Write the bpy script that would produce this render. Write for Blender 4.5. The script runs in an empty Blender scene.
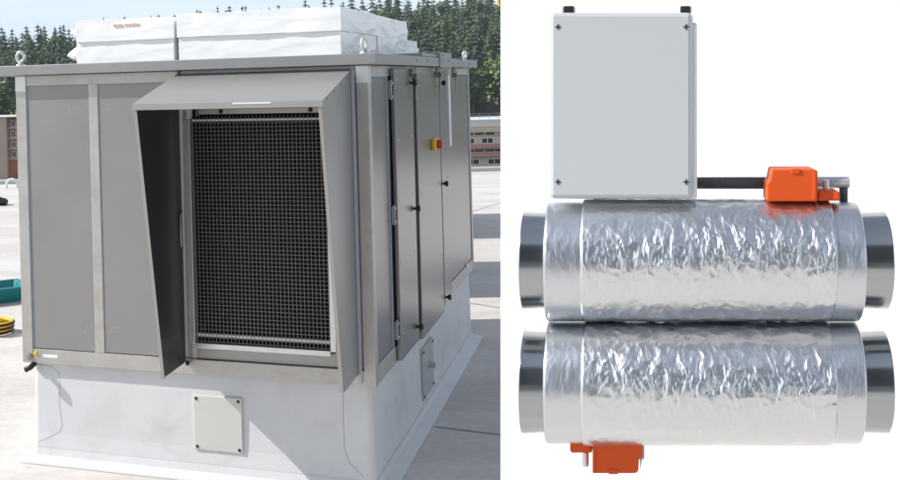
import bpy, bmesh, math, random
from mathutils import Vector, Matrix, noise as mnoise
R = math.radians
random.seed(7)
sc = bpy.context.scene
col = sc.collection

# ------------------------------------------------------------------ camera geometry
F, PX, PY, ROLL = 1065.73, 250.0, 83.35, -0.0267          # focal length and principal point in photo pixels
CH = 1.88                                                 # eye height above the roof
TH, X0, Y0 = 0.3466, 0.5309, 4.7897                       # cabinet heading and its front right corner

def ray(u, v):
    a, b = u - PX, v - PY
    cr, sr = math.cos(ROLL), math.sin(ROLL)
    return Vector(((cr*a + sr*b)/F, 1.0, -(-sr*a + cr*b)/F))
def at(u, v, y):                                          # where the photo's sight line is at distance y
    d = ray(u, v)
    return Vector((d.x*y, y, CH + d.z*y))

# ------------------------------------------------------------------ materials
def nodes_of(name):
    m = bpy.data.materials.new(name); m.use_nodes = True
    nt = m.node_tree
    return m, nt, nt.nodes['Principled BSDF']
def mat(name, c, rough=.5, metal=0., var=.0, vscale=6., rvar=0., bump=0., bscale=40., stretch=(1,1,1), spec=.5, dirt=None, dscale=3., coat=0.):
    m, nt, b = nodes_of(name); N, L = nt.nodes.new, nt.links.new
    b.inputs['Base Color'].default_value = (*c, 1); b.inputs['Roughness'].default_value = rough
    b.inputs['Metallic'].default_value = metal; b.inputs['Specular IOR Level'].default_value = spec
    b.inputs['Coat Weight'].default_value = coat
    tc = N('ShaderNodeTexCoord'); mp = N('ShaderNodeMapping'); mp.inputs['Scale'].default_value = stretch
    L(tc.outputs['Object'], mp.inputs['Vector'])
    cur = None
    if var or rvar:
        n = N('ShaderNodeTexNoise'); n.inputs['Scale'].default_value = vscale; n.inputs['Detail'].default_value = 6
        n.inputs['Roughness'].default_value = .65
        L(mp.outputs[0], n.inputs['Vector'])
        if var:
            r = N('ShaderNodeMapRange'); r.inputs[1].default_value = .25; r.inputs[2].default_value = .75
            r.inputs[3].default_value = 1 - var; r.inputs[4].default_value = 1 + var
            L(n.outputs['Fac'], r.inputs[0])
            h = N('ShaderNodeHueSaturation'); h.inputs['Color'].default_value = (*c, 1)
            L(r.outputs[0], h.inputs['Value']); cur = h.outputs[0]
        if rvar:
            r2 = N('ShaderNodeMapRange'); r2.inputs[1].default_value = .3; r2.inputs[2].default_value = .7
            r2.inputs[3].default_value = max(.02, rough - rvar); r2.inputs[4].default_value = rough + rvar
            L(n.outputs['Fac'], r2.inputs[0]); L(r2.outputs[0], b.inputs['Roughness'])
    if dirt:
        n = N('ShaderNodeTexNoise'); n.inputs['Scale'].default_value = dscale; n.inputs['Detail'].default_value = 9
        n.inputs['Roughness'].default_value = .7; n.inputs['Distortion'].default_value = .6
        L(tc.outputs['Object'], n.inputs['Vector'])
        r = N('ShaderNodeMapRange'); r.inputs[1].default_value = .5; r.inputs[2].default_value = .75
        r.inputs[4].default_value = dirt[1]
        L(n.outputs['Fac'], r.inputs[0])
        mx = N('ShaderNodeMix'); mx.data_type = 'RGBA'
        L(r.outputs[0], mx.inputs['Factor'])
        if cur: L(cur, mx.inputs['A'])
        else: mx.inputs['A'].default_value = (*c, 1)
        mx.inputs['B'].default_value = (*dirt[0], 1); cur = mx.outputs['Result']
    if cur: L(cur, b.inputs['Base Color'])
    if bump:
        n = N('ShaderNodeTexNoise'); n.inputs['Scale'].default_value = bscale; n.inputs['Detail'].default_value = 4
        L(mp.outputs[0], n.inputs['Vector'])
        bp = N('ShaderNodeBump'); bp.inputs['Strength'].default_value = bump; bp.inputs['Distance'].default_value = .01
        L(n.outputs['Fac'], bp.inputs['Height']); L(bp.outputs[0], b.inputs['Normal'])
    return m

def foil_mat(name, strength, scale, rough, base, stretch=(1,1,1)):
    m, nt, b = nodes_of(name); N, L = nt.nodes.new, nt.links.new
    b.inputs['Base Color'].default_value = (*base, 1); b.inputs['Metallic'].default_value = 1; b.inputs['Roughness'].default_value = rough
    tc = N('ShaderNodeTexCoord'); mp = N('ShaderNodeMapping'); mp.inputs['Scale'].default_value = stretch
    L(tc.outputs['Object'], mp.inputs['Vector'])
    nz = N('ShaderNodeTexNoise'); nz.inputs['Scale'].default_value = scale*.5; nz.inputs['Detail'].default_value = 3
    L(mp.outputs[0], nz.inputs['Vector'])
    mx = N('ShaderNodeVectorMath'); mx.operation = 'MULTIPLY_ADD'; mx.inputs[1].default_value = (.09,)*3
    L(nz.outputs['Color'], mx.inputs[0]); L(mp.outputs[0], mx.inputs[2])
    v1 = N('ShaderNodeTexVoronoi'); v1.feature = 'F1'; v1.inputs['Scale'].default_value = scale
    v2 = N('ShaderNodeTexVoronoi'); v2.feature = 'SMOOTH_F1'; v2.inputs['Scale'].default_value = scale*2.3; v2.inputs['Smoothness'].default_value = .3
    n3 = N('ShaderNodeTexNoise'); n3.noise_type = 'RIDGED_MULTIFRACTAL'; n3.inputs['Scale'].default_value = scale*.6; n3.inputs['Detail'].default_value = 4
    for v in (v1, v2, n3): L(mx.outputs[0], v.inputs['Vector'])
    a = N('ShaderNodeMath'); a.operation = 'MULTIPLY_ADD'; a.inputs[1].default_value = .45
    L(v2.outputs['Distance'], a.inputs[0]); L(v1.outputs['Distance'], a.inputs[2])
    a2 = N('ShaderNodeMath'); a2.operation = 'MULTIPLY_ADD'; a2.inputs[1].default_value = .28
    L(n3.outputs['Fac'], a2.inputs[0]); L(a.outputs[0], a2.inputs[2])
    # creased more in some patches than in others
    pn = N('ShaderNodeTexNoise'); pn.inputs['Scale'].default_value = 5; L(tc.outputs['Object'], pn.inputs['Vector'])
    pr = N('ShaderNodeMapRange'); pr.inputs[1].default_value = .38; pr.inputs[2].default_value = .62; pr.inputs[3].default_value = .25; pr.inputs[4].default_value = 1
    L(pn.outputs['Fac'], pr.inputs[0])
    sx = N('ShaderNodeSeparateXYZ'); L(tc.outputs['Generated'], sx.inputs[0])
    gr = N('ShaderNodeValToRGB'); ge = gr.color_ramp.elements
    ge[0].position = .0; ge[0].color = (.22,)*3 + (1,); ge[1].position = 1; ge[1].color = (.18,)*3 + (1,)
    for p_, v_ in ((.22, .40), (.40, .6), (.52, .95), (.72, 1.), (.85, .5)):
        e_ = ge.new(p_); e_.color = (v_,)*3 + (1,)
    L(sx.outputs['Z'], gr.inputs[0])
    m0 = N('ShaderNodeMath'); m0.operation = 'MULTIPLY'; L(pr.outputs[0], m0.inputs[0]); L(gr.outputs[0], m0.inputs[1])
    m2 = N('ShaderNodeMath'); m2.operation = 'MULTIPLY'; L(a2.outputs[0], m2.inputs[0]); L(m0.outputs[0], m2.inputs[1])
    bp = N('ShaderNodeBump'); bp.inputs['Strength'].default_value = strength; bp.inputs['Distance'].default_value = .012
    L(m2.outputs[0], bp.inputs['Height']); L(bp.outputs[0], b.inputs['Normal'])
    return m

M = dict(
    panel=mat('coated_sheet', (.285,.28,.272), .40, .4, var=.05, vscale=2.5, rvar=.08, bump=.05, bscale=3.5),
    door=mat('brushed_sheet', (.275,.275,.27), .27, .7, var=.03, vscale=1.5, stretch=(1,1,.5)),
    hood=mat('hood_sheet', (.37,.365,.35), .36, .45, var=.04, vscale=4., rvar=.06, bump=.02, bscale=25),
    cap=mat('cap_sheet', (.30,.30,.30), .42, .4, var=.04, vscale=5., rvar=.05),
    frame=mat('raw_steel', (.48,.465,.44), .40, .6, var=.10, vscale=9., rvar=.10, dirt=((.33,.28,.22), .45), dscale=7., bump=.03, bscale=30),
    bright=mat('bright_steel', (.72,.71,.69), .3, .7, var=.08, vscale=12.),
    zinc=mat('zinc', (.30,.30,.295), .35, .9, var=.1, vscale=30.),
    seal=mat('blue_grey_seal', (.38,.43,.50), .5),
    black=mat('black_rubber', (.012,.012,.013), .5),
    block_dark=mat('dark_block_coat', (.085,.085,.088), .6, 0, var=.15, vscale=2.),  # dark colour of the added unseen block behind the viewpoint
    residue=mat('glue_residue', (.37,.365,.355), .55, .2),
    strip=mat('white_strip', (.85,.85,.83), .4),
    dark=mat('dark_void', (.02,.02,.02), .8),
    inner_shade=mat('hood_inner_shade', (.045,.045,.047), .38, .3, var=.1, vscale=4.),  # near-black colour that paints the shade inside the hood
    filter=mat('filter_black', (.012,.011,.010), .9, spec=.2, var=.3, vscale=80., bump=.6, bscale=120),
    wire=mat('mesh_wire', (.26,.25,.23), .5, .5),
    membrane=mat('curb_membrane', (.60,.605,.615), .5, 0, var=.04, vscale=3.5, dirt=((.40,.39,.37), .5), dscale=2.6, bump=.25, bscale=3.2),
    seam=mat('seam_line', (.27,.27,.275), .7),
    plate=mat('plate', (.56,.57,.54), .4, .1, var=.03),
    sideplate=mat('plate_grey', (.42,.45,.45), .4, .3, var=.03),
    film=mat('loose_film', (.74,.78,.82), .22, 0, var=.04, vscale=12., bump=.5, bscale=22),
    orange_ink=mat('orange_ink', (.78,.52,.34), .5),
    yellow=mat('yellow_plastic', (.75,.48,.02), .4),
    red=mat('red_plastic', (.45,.02,.015), .35),
    tape=mat('white_tape', (.8,.8,.8), .5),
    teal=mat('teal_plastic', (.01,.20,.22), .4, var=.1),
    white=mat('white_paint', (.90,.90,.90), .6, 0, var=.008, vscale=2.),
    boxpaint=mat('box_paint', (.55,.575,.59), .35, .1, bump=.02, bscale=300),
    boxside=mat('box_side', (.82,.83,.84), .4, .1),
    orange=mat('orange_plastic', (.66,.088,.016), .5, 0, spec=.22, bump=.03, bscale=400),
    collar=mat('duct_steel', (.44,.46,.475), .2, 1., rvar=.04, vscale=10.),
    pipe=mat('grey_pipe', (.10,.10,.10), .55, .5, var=.3, vscale=200.),
    pipe_end=mat('light_pipe', (.62,.62,.62), .35, .6),
    foil=foil_mat('crinkled_foil', .50, 25, .31, (.74,.755,.775), (1.6,1,.75)),
    band=foil_mat('smooth_foil', .16, 24, .34, (.69,.715,.745), (2.2,.8,.8)),
    bark=mat('bark', (.09,.065,.045), .9, var=.3),
    needles=mat('needles', (.062,.096,.044), .7, var=.35, vscale=.4),
    needles2=mat('needles_bluish', (.048,.080,.050), .7, var=.35, vscale=.4),
    needles3=mat('needles_pale', (.075,.115,.045), .7, var=.35, vscale=.4),
    leaves=mat('leaves', (.10,.155,.038), .6, var=.35, vscale=.5),
    leaves2=mat('leaves_dark', (.065,.115,.032), .6, var=.35, vscale=.5),
    grass=mat('hill_grass', (.03,.05,.018), .9, var=.4, vscale=.08),
    plaster=mat('pale_plaster', (.62,.57,.50), .8, var=.06, vscale=.4),
    pinkwall=mat('pink_plaster', (.62,.45,.37), .8, var=.05, vscale=.3),
    redband=mat('red_band', (.55,.26,.22), .7, var=.1, vscale=.6),
    orangeband=mat('ochre_band', (.68,.42,.14), .7),
    rust=mat('orange_panel', (.48,.17,.07), .7, var=.1, vscale=.8),
    glass=mat('window_glass', (.04,.045,.05), .1, 0),
    whiteframe=mat('white_frame', (.75,.75,.75), .5),
    pebble=mat('white_stone', (.75,.74,.7), .7),
)

def wrap_mat():
    m, nt, b = nodes_of('white_wrap'); N, L = nt.nodes.new, nt.links.new
    b.inputs['Base Color'].default_value = (.93,.93,.93,1); b.inputs['Roughness'].default_value = .25
    tc = N('ShaderNodeTexCoord'); acc = None
    for rot, st, sc_, k_ in (((0,.5,.3), (1,1,4.5), 3.2, 1.), ((.4,-.6,.2), (1,1,5), 5., .6), ((0,0,0), (1,1,1), 26, .25)):
        mp = N('ShaderNodeMapping'); mp.inputs['Rotation'].default_value = rot; mp.inputs['Scale'].default_value = st
        n = N('ShaderNodeTexNoise'); n.noise_type = 'RIDGED_MULTIFRACTAL' if k_ > .3 else 'FBM'; n.inputs['Scale'].default_value = sc_; n.inputs['Detail'].default_value = 2.5
        n.inputs['Distortion'].default_value = .5
        L(tc.outputs['Object'], mp.inputs[0]); L(mp.outputs[0], n.inputs['Vector'])
        a = N('ShaderNodeMath'); a.operation = 'MULTIPLY_ADD'; a.inputs[1].default_value = k_; L(n.outputs['Fac'], a.inputs[0])
        if acc: L(acc, a.inputs[2])
        else: a.inputs[2].default_value = 0
        acc = a.outputs[0]
    bp = N('ShaderNodeBump'); bp.inputs['Strength'].default_value = .28; bp.inputs['Distance'].default_value = .012
    L(acc, bp.inputs['Height']); L(bp.outputs[0], b.inputs['Normal'])
    return m
M['wrap'] = wrap_mat()
def roof_mat():
    m, nt, b = nodes_of('roof_membrane'); N, L = nt.nodes.new, nt.links.new
    tc = N('ShaderNodeTexCoord')
    n1 = N('ShaderNodeTexNoise'); n1.inputs['Scale'].default_value = .9; n1.inputs['Detail'].default_value = 8; n1.inputs['Roughness'].default_value = .68; n1.inputs['Distortion'].default_value = .5
    n2 = N('ShaderNodeTexNoise'); n2.inputs['Scale'].default_value = 18; n2.inputs['Detail'].default_value = 6
    mp = N('ShaderNodeMapping'); mp.inputs['Scale'].default_value = (.6, 1.3, 1)
    L(tc.outputs['Object'], mp.inputs[0]); L(mp.outputs[0], n1.inputs['Vector']); L(tc.outputs['Object'], n2.inputs['Vector'])
    cr = N('ShaderNodeValToRGB'); e = cr.color_ramp.elements
    e[0].position = .34; e[0].color = (.48,.45,.415,1); e[1].position = .62; e[1].color = (.62,.60,.575,1)
    L(n1.outputs['Fac'], cr.inputs[0])
    mx = N('ShaderNodeMix'); mx.data_type = 'RGBA'; mx.blend_type = 'MULTIPLY'; mx.inputs['Factor'].default_value = .35
    r = N('ShaderNodeMapRange'); r.inputs[1].default_value = .3; r.inputs[2].default_value = .7; r.inputs[3].default_value = .75; r.inputs[4].default_value = 1.15
    L(n2.outputs['Fac'], r.inputs[0]); L(cr.outputs[0], mx.inputs['A']); L(r.outputs[0], mx.inputs['B'])
    L(mx.outputs['Result'], b.inputs['Base Color']); b.inputs['Roughness'].default_value = .75
    bp = N('ShaderNodeBump'); bp.inputs['Strength'].default_value = .15; bp.inputs['Distance'].default_value = .01
    L(n2.outputs['Fac'], bp.inputs['Height']); L(bp.outputs[0], b.inputs['Normal'])
    return m
M['roof'] = roof_mat()

# ------------------------------------------------------------------ mesh helpers
class MB:
    def __init__(s): s.bm = bmesh.new()
    def box(s, x0, x1, y0, y1, z0, z1):
        v = [s.bm.verts.new(p) for p in ((x0,y0,z0),(x1,y0,z0),(x1,y1,z0),(x0,y1,z0),(x0,y0,z1),(x1,y0,z1),(x1,y1,z1),(x0,y1,z1))]
        for f in ((3,2,1,0),(4,5,6,7),(0,1,5,4),(1,2,6,5),(2,3,7,6),(3,0,4,7)): s.bm.faces.new([v[i] for i in f])
        return s
    def prism(s, pts, d):                                  # flat polygon pts pushed along vector d
        d = Vector(d); a = [s.bm.verts.new(p) for p in pts]; b = [s.bm.verts.new(Vector(p) + d) for p in pts]
        n = len(pts); s.bm.faces.new(a); s.bm.faces.new(b[::-1])
        for i in range(n): s.bm.faces.new((a[i], b[i], b[(i+1) % n], a[(i+1) % n]))
        return s
    def tube(s, path, r, n=8, cap=True):
        path = [Vector(p) for p in path]; rings = []; m = len(path)
        rr = r if isinstance(r, (list, tuple)) else [r]*m
        ref = None
        for i, p in enumerate(path):
            t = (path[min(i+1, m-1)] - path[max(i-1, 0)]).normalized()
            if ref is None:
                ref = Vector((0,0,1)) if abs(t.z) < .9 else Vector((1,0,0))
            a = (ref - t*ref.dot(t)).normalized(); ref = a; b = t.cross(a)
            rings.append([s.bm.verts.new(p + (a*math.cos(k*2*math.pi/n) + b*math.sin(k*2*math.pi/n))*rr[i]) for k in range(n)])
        for i in range(m-1):
            for k in range(n): s.bm.faces.new((rings[i][k], rings[i][(k+1) % n], rings[i+1][(k+1) % n], rings[i+1][k]))
        if cap: s.bm.faces.new(rings[0][::-1]); s.bm.faces.new(rings[-1])
        return s
    def torus(s, c, ax, ay, r, t, n=28, m=8, ry=None):
        c, ax, ay = Vector(c), Vector(ax), Vector(ay); az = ax.cross(ay); ry = ry or r; rings = []
        for i in range(n):
            a = i*2*math.pi/n; d = (ax*math.cos(a) + ay*math.sin(a)); p = c + ax*math.cos(a)*r + ay*math.sin(a)*ry
            rings.append([s.bm.verts.new(p + (d*math.cos(k*2*math.pi/m) + az*math.sin(k*2*math.pi/m))*t) for k in range(m)])
        for i in range(n):
            for k in range(m):
                s.bm.faces.new((rings[i][k], rings[i][(k+1) % m], rings[(i+1) % n][(k+1) % m], rings[(i+1) % n][k]))
        return s
    def build(s, name, m, parent=None, bevel=0., smooth=False, loc=None):
        bmesh.ops.recalc_face_normals(s.bm, faces=s.bm.faces)
        me = bpy.data.meshes.new(name); s.bm.to_mesh(me); s.bm.free()
        o = bpy.data.objects.new(name, me); col.objects.link(o)
        me.materials.append(M[m] if isinstance(m, str) else m)
        if parent: o.parent = parent
        if loc: o.location = loc
        if smooth:
            for p in me.polygons: p.use_smooth = True
        if bevel:
            b = o.modifiers.new('bevel', 'BEVEL'); b.width = bevel; b.segments = 2; b.limit_method = 'ANGLE'
        return o
def tag(o, label=None, cat=None, group=None, kind=None):
    if label: o['label'] = label
    if cat: o['category'] = cat
    if group: o['group'] = group
    if kind: o['kind'] = kind
    return o
def empty(name, loc=(0,0,0), rz=0., mw=None):
    o = bpy.data.objects.new(name, None); col.objects.link(o); o.empty_display_size = .1
    if mw is not None: o.matrix_world = mw
    else: o.location = loc; o.rotation_euler = (0, 0, rz)
    return o
def copy_tree(o, parent=None):
    c = o.copy(); col.objects.link(c)
    if parent: c.parent = parent
    for ch in o.children: copy_tree(ch, c)
    return c
def Z(z): return z + CH
def screw(parent, p, ax, r=.008, h=.005, m='zinc', name='screw'):
    p, ax = Vector(p), Vector(ax)
    return MB().tube([p - ax*.002, p + ax*h*.7, p + ax*h], [r, r, r*.6], 10).build(name, m, parent)

# ------------------------------------------------------------------ setting: roof, terrain
roof = MB().box(-30, 30, -22, 21.5, -.6, 0).build('flat_roof', 'roof'); tag(roof, kind='structure')
rp = MB()
rp.box(-30, 30, 21.25, 21.62, 0, .07)
tag(rp.build('roof_parapet', 'sideplate', bevel=.02), kind='structure')
sm = MB()
def strip(mb, a, b, w, z):
    a, b = Vector(a), Vector(b); d = (b - a).normalized(); n = Vector((-d.y, d.x, 0))*w*.5
    v = [mb.bm.verts.new((p.x, p.y, z)) for p in (a - n, b - n, b + n, a + n)]; mb.bm.faces.new(v)
def gp(u, v):
    d = ray(u, v); t = -CH/d.z
    return d*t
def longline(p, q, k0, k1):
    p, q = Vector((p.x, p.y, 0)), Vector((q.x, q.y, 0)); d = (q - p).normalized()
    return p + d*k0, p + d*k1
for (p, q), k0, k1 in ((((435,427),(500,435)), 0, 9), (((474,304),(500,308)), -1, 12), (((474,211),(500,203)), -2, 14)):
    a, b = longline(gp(*p), gp(*q), k0, k1)
    strip(sm, a, b, .012, .004)
tag(sm.build('roof_seam', 'seam'), kind='structure')

def hz(x, y):                                             # height of the land round the building
    d = math.hypot(x, y)
    base = -16.0
    if d < 236: return base
    px = PX + F*x/max(y, 1.) if y > 40 else 250
    k = max(0., min(1., px/420.)) if y > 40 else .6
    top = 3.0 + 10.0*k
    t = min(1., (d - 236)/165.); t2 = t*t*(3 - 2*t)*.35 + t*.65
    z = base + (7.0)*min(1, (d-236)/12) + (top + 9.0)*t2
    return z + 1.2*mnoise.noise(Vector((x*.02, y*.02, 0)))
tb = bmesh.new(); NG = 72; rows = []
for i in range(NG + 1):
    r = []
    for j in range(NG + 1):
        f = lambda k: (2.*k/NG - 1)
        x = math.copysign(abs(f(i))**1.3, f(i))*620; y = math.copysign(abs(f(j))**1.3, f(j))*620
        z = hz(x, y); d = math.hypot(x, y)
        if d > 400: z -= (d - 400)*.06
        r.append(tb.verts.new((x, y, z)))
    rows.append(r)
for i in range(NG):
    for j in range(NG): tb.faces.new((rows[i][j], rows[i+1][j], rows[i+1][j+1], rows[i][j+1]))
me = bpy.data.meshes.new('hillside_ground'); tb.to_mesh(me); tb.free(); me.materials.append(M['grass'])
for p in me.polygons: p.use_smooth = True
o = bpy.data.objects.new('hillside_ground', me); col.objects.link(o); tag(o, kind='structure')

# ------------------------------------------------------------------ trees
def conifer(name, h, w, needles, seed):
    rnd = random.Random(seed); root = empty(name)
    MB().tube([(0,0,-1.5), (0,0,h*.5), (0,0,h*.97)], [h*.018, h*.012, .02], 6).build('trunk', 'bark', root)
    bm = bmesh.new(); nl = 17
    for i in range(nl):
        t = (i + .3*rnd.random())/nl; z = h*(.10 + .9*t); rad = w*(1 - t)**.62*(.8 + .4*rnd.random()) + .25
        nb = max(5, int(13*(1 - t) + 5))
        for k in range(nb):
            a = k*2*math.pi/nb + rnd.random()*.6; rr = rad*(.65 + .5*rnd.random()); dz = -rr*(.28 + .2*rnd.random())
            ca, sa = math.cos(a), math.sin(a); wd = rr*.26 + .12
            for lo, hi in ((.08, .65), (.45, 1.)):
                zz = z + rnd.uniform(-.2, .2)
                p0 = Vector((ca*rr*lo, sa*rr*lo, zz + dz*lo + .25)); p1 = Vector((ca*rr*hi, sa*rr*hi, zz + dz*hi))
                n = Vector((-sa, ca, 0))*wd*(1.15 - lo); mid = (p0 + p1)*.5 + Vector((0,0,-.12*rr))
                vs = [bm.verts.new(p) for p in (p0, mid - n, p1, mid + n)]
                bm.faces.new(vs)
    for k in range(6):                                    # leader
        a = k*1.05; v = [bm.verts.new(p) for p in ((0,0,h*1.02), (.22*math.cos(a), .22*math.sin(a), h*.9), (.22*math.cos(a+.9), .22*math.sin(a+.9), h*.9))]
        bm.faces.new(v)
    me = bpy.data.meshes.new('crown'); bm.to_mesh(me); bm.free(); me.materials.append(M[needles])
    c = bpy.data.objects.new('crown', me); col.objects.link(c); c.parent = root
    return root
def broadleaf(name, h, w, leaves, seed):
    rnd = random.Random(seed); root = empty(name)
    t = MB().tube([(0,0,-1.5), (.1,0,h*.3), (.2,.1,h*.62)], [h*.025, h*.018, h*.006], 7)
    for k in range(5):
        a = k*1.26; t.tube([(.1,0,h*.28), (math.cos(a)*w*.3, math.sin(a)*w*.3, h*.5), (math.cos(a)*w*.6, math.sin(a)*w*.6, h*.7)], [h*.012, h*.008, h*.003], 5)
    t.build('trunk', 'bark', root)
    bm = bmesh.new()
    cl = [(Vector((rnd.uniform(-1,1)*w*.62, rnd.uniform(-1,1)*w*.62, h*(.32 + .55*rnd.random()))), w*rnd.uniform(.26,.46)) for _ in range(16)] + [(Vector((0,0,h*.86)), w*.34)]
    for c, r in cl:
        for k in range(46):
            d = Vector((rnd.gauss(0,1), rnd.gauss(0,1), rnd.gauss(0,1))).normalized()*r*rnd.uniform(.7,1.1)
            p = c + d; nrm = (d.normalized() + Vector((rnd.gauss(0,.5), rnd.gauss(0,.5), rnd.gauss(0,.5)+.3))).normalized()
            u = nrm.orthogonal().normalized(); v = nrm.cross(u); s = rnd.uniform(.22,.5)
            bm.faces.new([bm.verts.new(p + u*s*a + v*s*b) for a, b in ((-1,-.5),(.2,-1),(1,.3),(-.2,1))])
    me = bpy.data.meshes.new('crown'); bm.to_mesh(me); bm.free(); me.materials.append(M[leaves])
    c = bpy.data.objects.new('crown', me); col.objects.link(c); c.parent = root
    return root
SPR = [conifer('spruce_tree', 20, 4.8, 'needles', 1), conifer('spruce_tree', 21, 4.3, 'needles2', 2), conifer('spruce_tree', 18, 4.6, 'needles', 3), conifer('spruce_tree', 20, 4.6, 'needles2', 4)]
BRD = [broadleaf('broadleaf_tree', 12, 4.6, 'leaves', 5), broadleaf('broadleaf_tree', 13, 4.3, 'leaves2', 6), broadleaf('broadleaf_tree', 11, 4.8, 'leaves2', 8)]
LAR = [broadleaf('larch_tree', 19, 3.6, 'leaves2', 21), broadleaf('larch_tree', 17, 4.0, 'needles3', 22)]
used = set()
def plant(protos, k, x, y, sc_, label, group):
    p = protos[k % len(protos)]
    if p.name not in used: used.add(p.name); t = p
    else: t = copy_tree(p)
    t.location = (x, y, hz(x, y)); t.rotation_euler = (random.uniform(-.03,.03), random.uniform(-.03,.03), random.uniform(0,6.28)); s = sc_
    t.scale = (s*random.uniform(.9,1.15), s*random.uniform(.9,1.15), s)
    cat = 'tree'
    tag(t, label, cat, group)
LS = 'dark green spruce in the dense forest on the hillside behind the roof'
LB = 'lighter green broadleaf tree at the foot of the forest hillside'
rt = random.Random(11)
k = 0
def row(u0, u1, d, step, jit=.4, sc_=(.74, 1.12)):
    global k
    u = u0
    while u < u1:
        uu = u + rt.uniform(-jit, jit)*step; dd = d + rt.uniform(-9, 9)
        plant(SPR, k*7 + int(rt.random()*4), (uu - PX)/F*dd, dd, rt.uniform(*sc_), LS, 'spruces of the hillside forest'); k += 1
        u += step
for d in (268, 288, 312, 335, 362, 392): row(-16, 78, d, 9.5 if d < 350 else 8)
for d in (385,): row(-16, 78, d, 9)
for d in (388,): row(392, 512, d, 8.5)
for d in (372, 398): row(84, 392, d, 8.5 if d > 380 else 13, sc_=(.95, 1.15))
for d in (266, 286, 307, 328, 350, 374, 398): row(392, 512, d, 9.5 if d < 370 else 8)
LL = 'mid green rounded tree standing among the spruces of the forest'
for u0, u1, d in ((-14, 78, 300), (-10, 78, 350), (394, 512, 295), (398, 512, 338), (394, 512, 366)):
    u = u0
    while u < u1:
        dd = d + rt.uniform(-12, 12)
        plant(LAR, int(rt.random()*9), (u + rt.uniform(-5,5) - PX)/F*dd, dd, rt.uniform(.8, 1.1), LL, 'rounded trees among the spruces'); u += 17
for u0, u1, d in ((-10, 40, 252), (405, 512, 250), (440, 512, 258)):
    u = u0
    while u < u1:
        dd = d + rt.uniform(-5, 5)
        plant(BRD, int(rt.random()*9), (u + rt.uniform(-4,4) - PX)/F*dd, dd, rt.uniform(.75, 1.15), LB, 'broadleaf trees below the forest'); u += 16

# ------------------------------------------------------------------ far buildings
def windows(parent, spots, y, w, h):
    for (x, z) in spots:
        g = MB().box(x - w/2, x + w/2, y - .05, y + .1, z, z + h).build('window', 'glass', parent)
        f = MB()
        f.box(x - w/2 - .12, x - w/2, y - .12, y + .05, z - .12, z + h + .12).box(x + w/2, x + w/2 + .12, y - .12, y + .05, z - .12, z + h + .12)
        f.box(x - w/2, x + w/2, y - .12, y + .05, z + h, z + h + .12).box(x - w/2, x + w/2, y - .12, y + .05, z - .12, z).box(x - .05, x + .05, y - .1, y - .052, z, z + h)
        f.build('window_frame', 'whiteframe', g)
def zt(v, y, u): return at(u, v, y).z                     # height seen at photo row v at distance y
b = empty('apartment_building', (26, 170, -16)); D = 170
z_ = lambda v: zt(v, D, 487) + 16
def band(name, m, v0, v1, dy=.0, x0=0, x1=130):
    MB().box(x0, x1, -dy if dy else 0, 12, z_(v1), z_(v0)).build(name, m, b)
MB().box(0, 130, .02, 12, 0, z_(120)).build('wall', 'plaster', b)
band('parapet', 'whiteframe', 119.4, 126.5, .15); band('stripe', 'orangeband', 126.9, 128.2, .12)
band('balcony_front', 'plaster', 129, 132, .5); band('stripe', 'orangeband', 135, 136, .12)
band('balcony_front', 'redband', 143.5, 147.8, .9); band('balcony_front', 'redband', 152.8, 156.2, .9); band('plinth', 'pinkwall', 164.3, 170, .3)
windows(b, [(9.2 + 3.4*i + (1.2 if i % 3 == 2 else 0), z_(163.8)) for i in range(14)], 0, 1.9, .72)
windows(b, [(8.6 + 3.0*i, z_(143.0)) for i in range(14)], 0, 1.7, .75)
for i in range(26):
    if i % 4 != 3: MB().box(8 + 1.7*i, 9.3 + 1.7*i, -.03, .06, z_(134.6), z_(132.6)).build('vent', 'glass', b)
for i in range(26):
    if i % 5 != 4: MB().box(8 + 1.6*i, 9.4 + 1.6*i, -.03, .06, z_(151.6), z_(149.6)).build('vent', 'glass', b)
rl = MB()
for i in range(40): rl.box(6 + i*1.5, 6.06 + i*1.5, .3, .36, z_(119.3), z_(113.6))
for v in (113.6, 115.6, 117.5): rl.box(6, 66, .29, .37, z_(v) - .03, z_(v) + .03)
rl.build('roof_railing', 'sideplate', b)
for x in (14.5, 17.4): MB().box(x, x + .9, .5, 1.2, z_(119.2), z_(115.2)).build('roof_vent', 'whiteframe', b, bevel=.05)
tag(b, 'long pale apartment building with red balcony bands at the right of the cabinet', 'building')

D2 = 215
b2 = empty('apartment_building', (-72, D2, -16)); z2 = lambda v: zt(v, D2, 8) + 16
x7 = at(6.6, 140, D2).x + 72
MB().box(0, x7, 0, 14, 0, z2(117.6)).build('wall', 'pinkwall', b2)
MB().box(x7 + .02, 30, 1.2, 13.6, 0, z2(119)).build('wall', 'rust', b2)
MB().box(-.3, 30.3, -.3, 14.3, z2(117.6), z2(116.6)).build('roof', 'plaster', b2)
for v0, v1 in ((122.2,125.8),(132.8,136.2),(143.2,146.6),(153.4,156)):
    pass
for vz in (126.6, 137.2, 147.6, 157.6):
    windows(b2, [(x7 + 1.15 + 1.55*i, z2(vz)) for i in range(8)], 1.2, .78, 1.05)
    MB().box(x7 + .1, 30, .9, 1.19, z2(vz + 2.4), z2(vz + .9)).build('sill_band', 'pinkwall', b2)
tag(b2, 'pinkish apartment building with orange window bays at the left edge', 'building')

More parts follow.
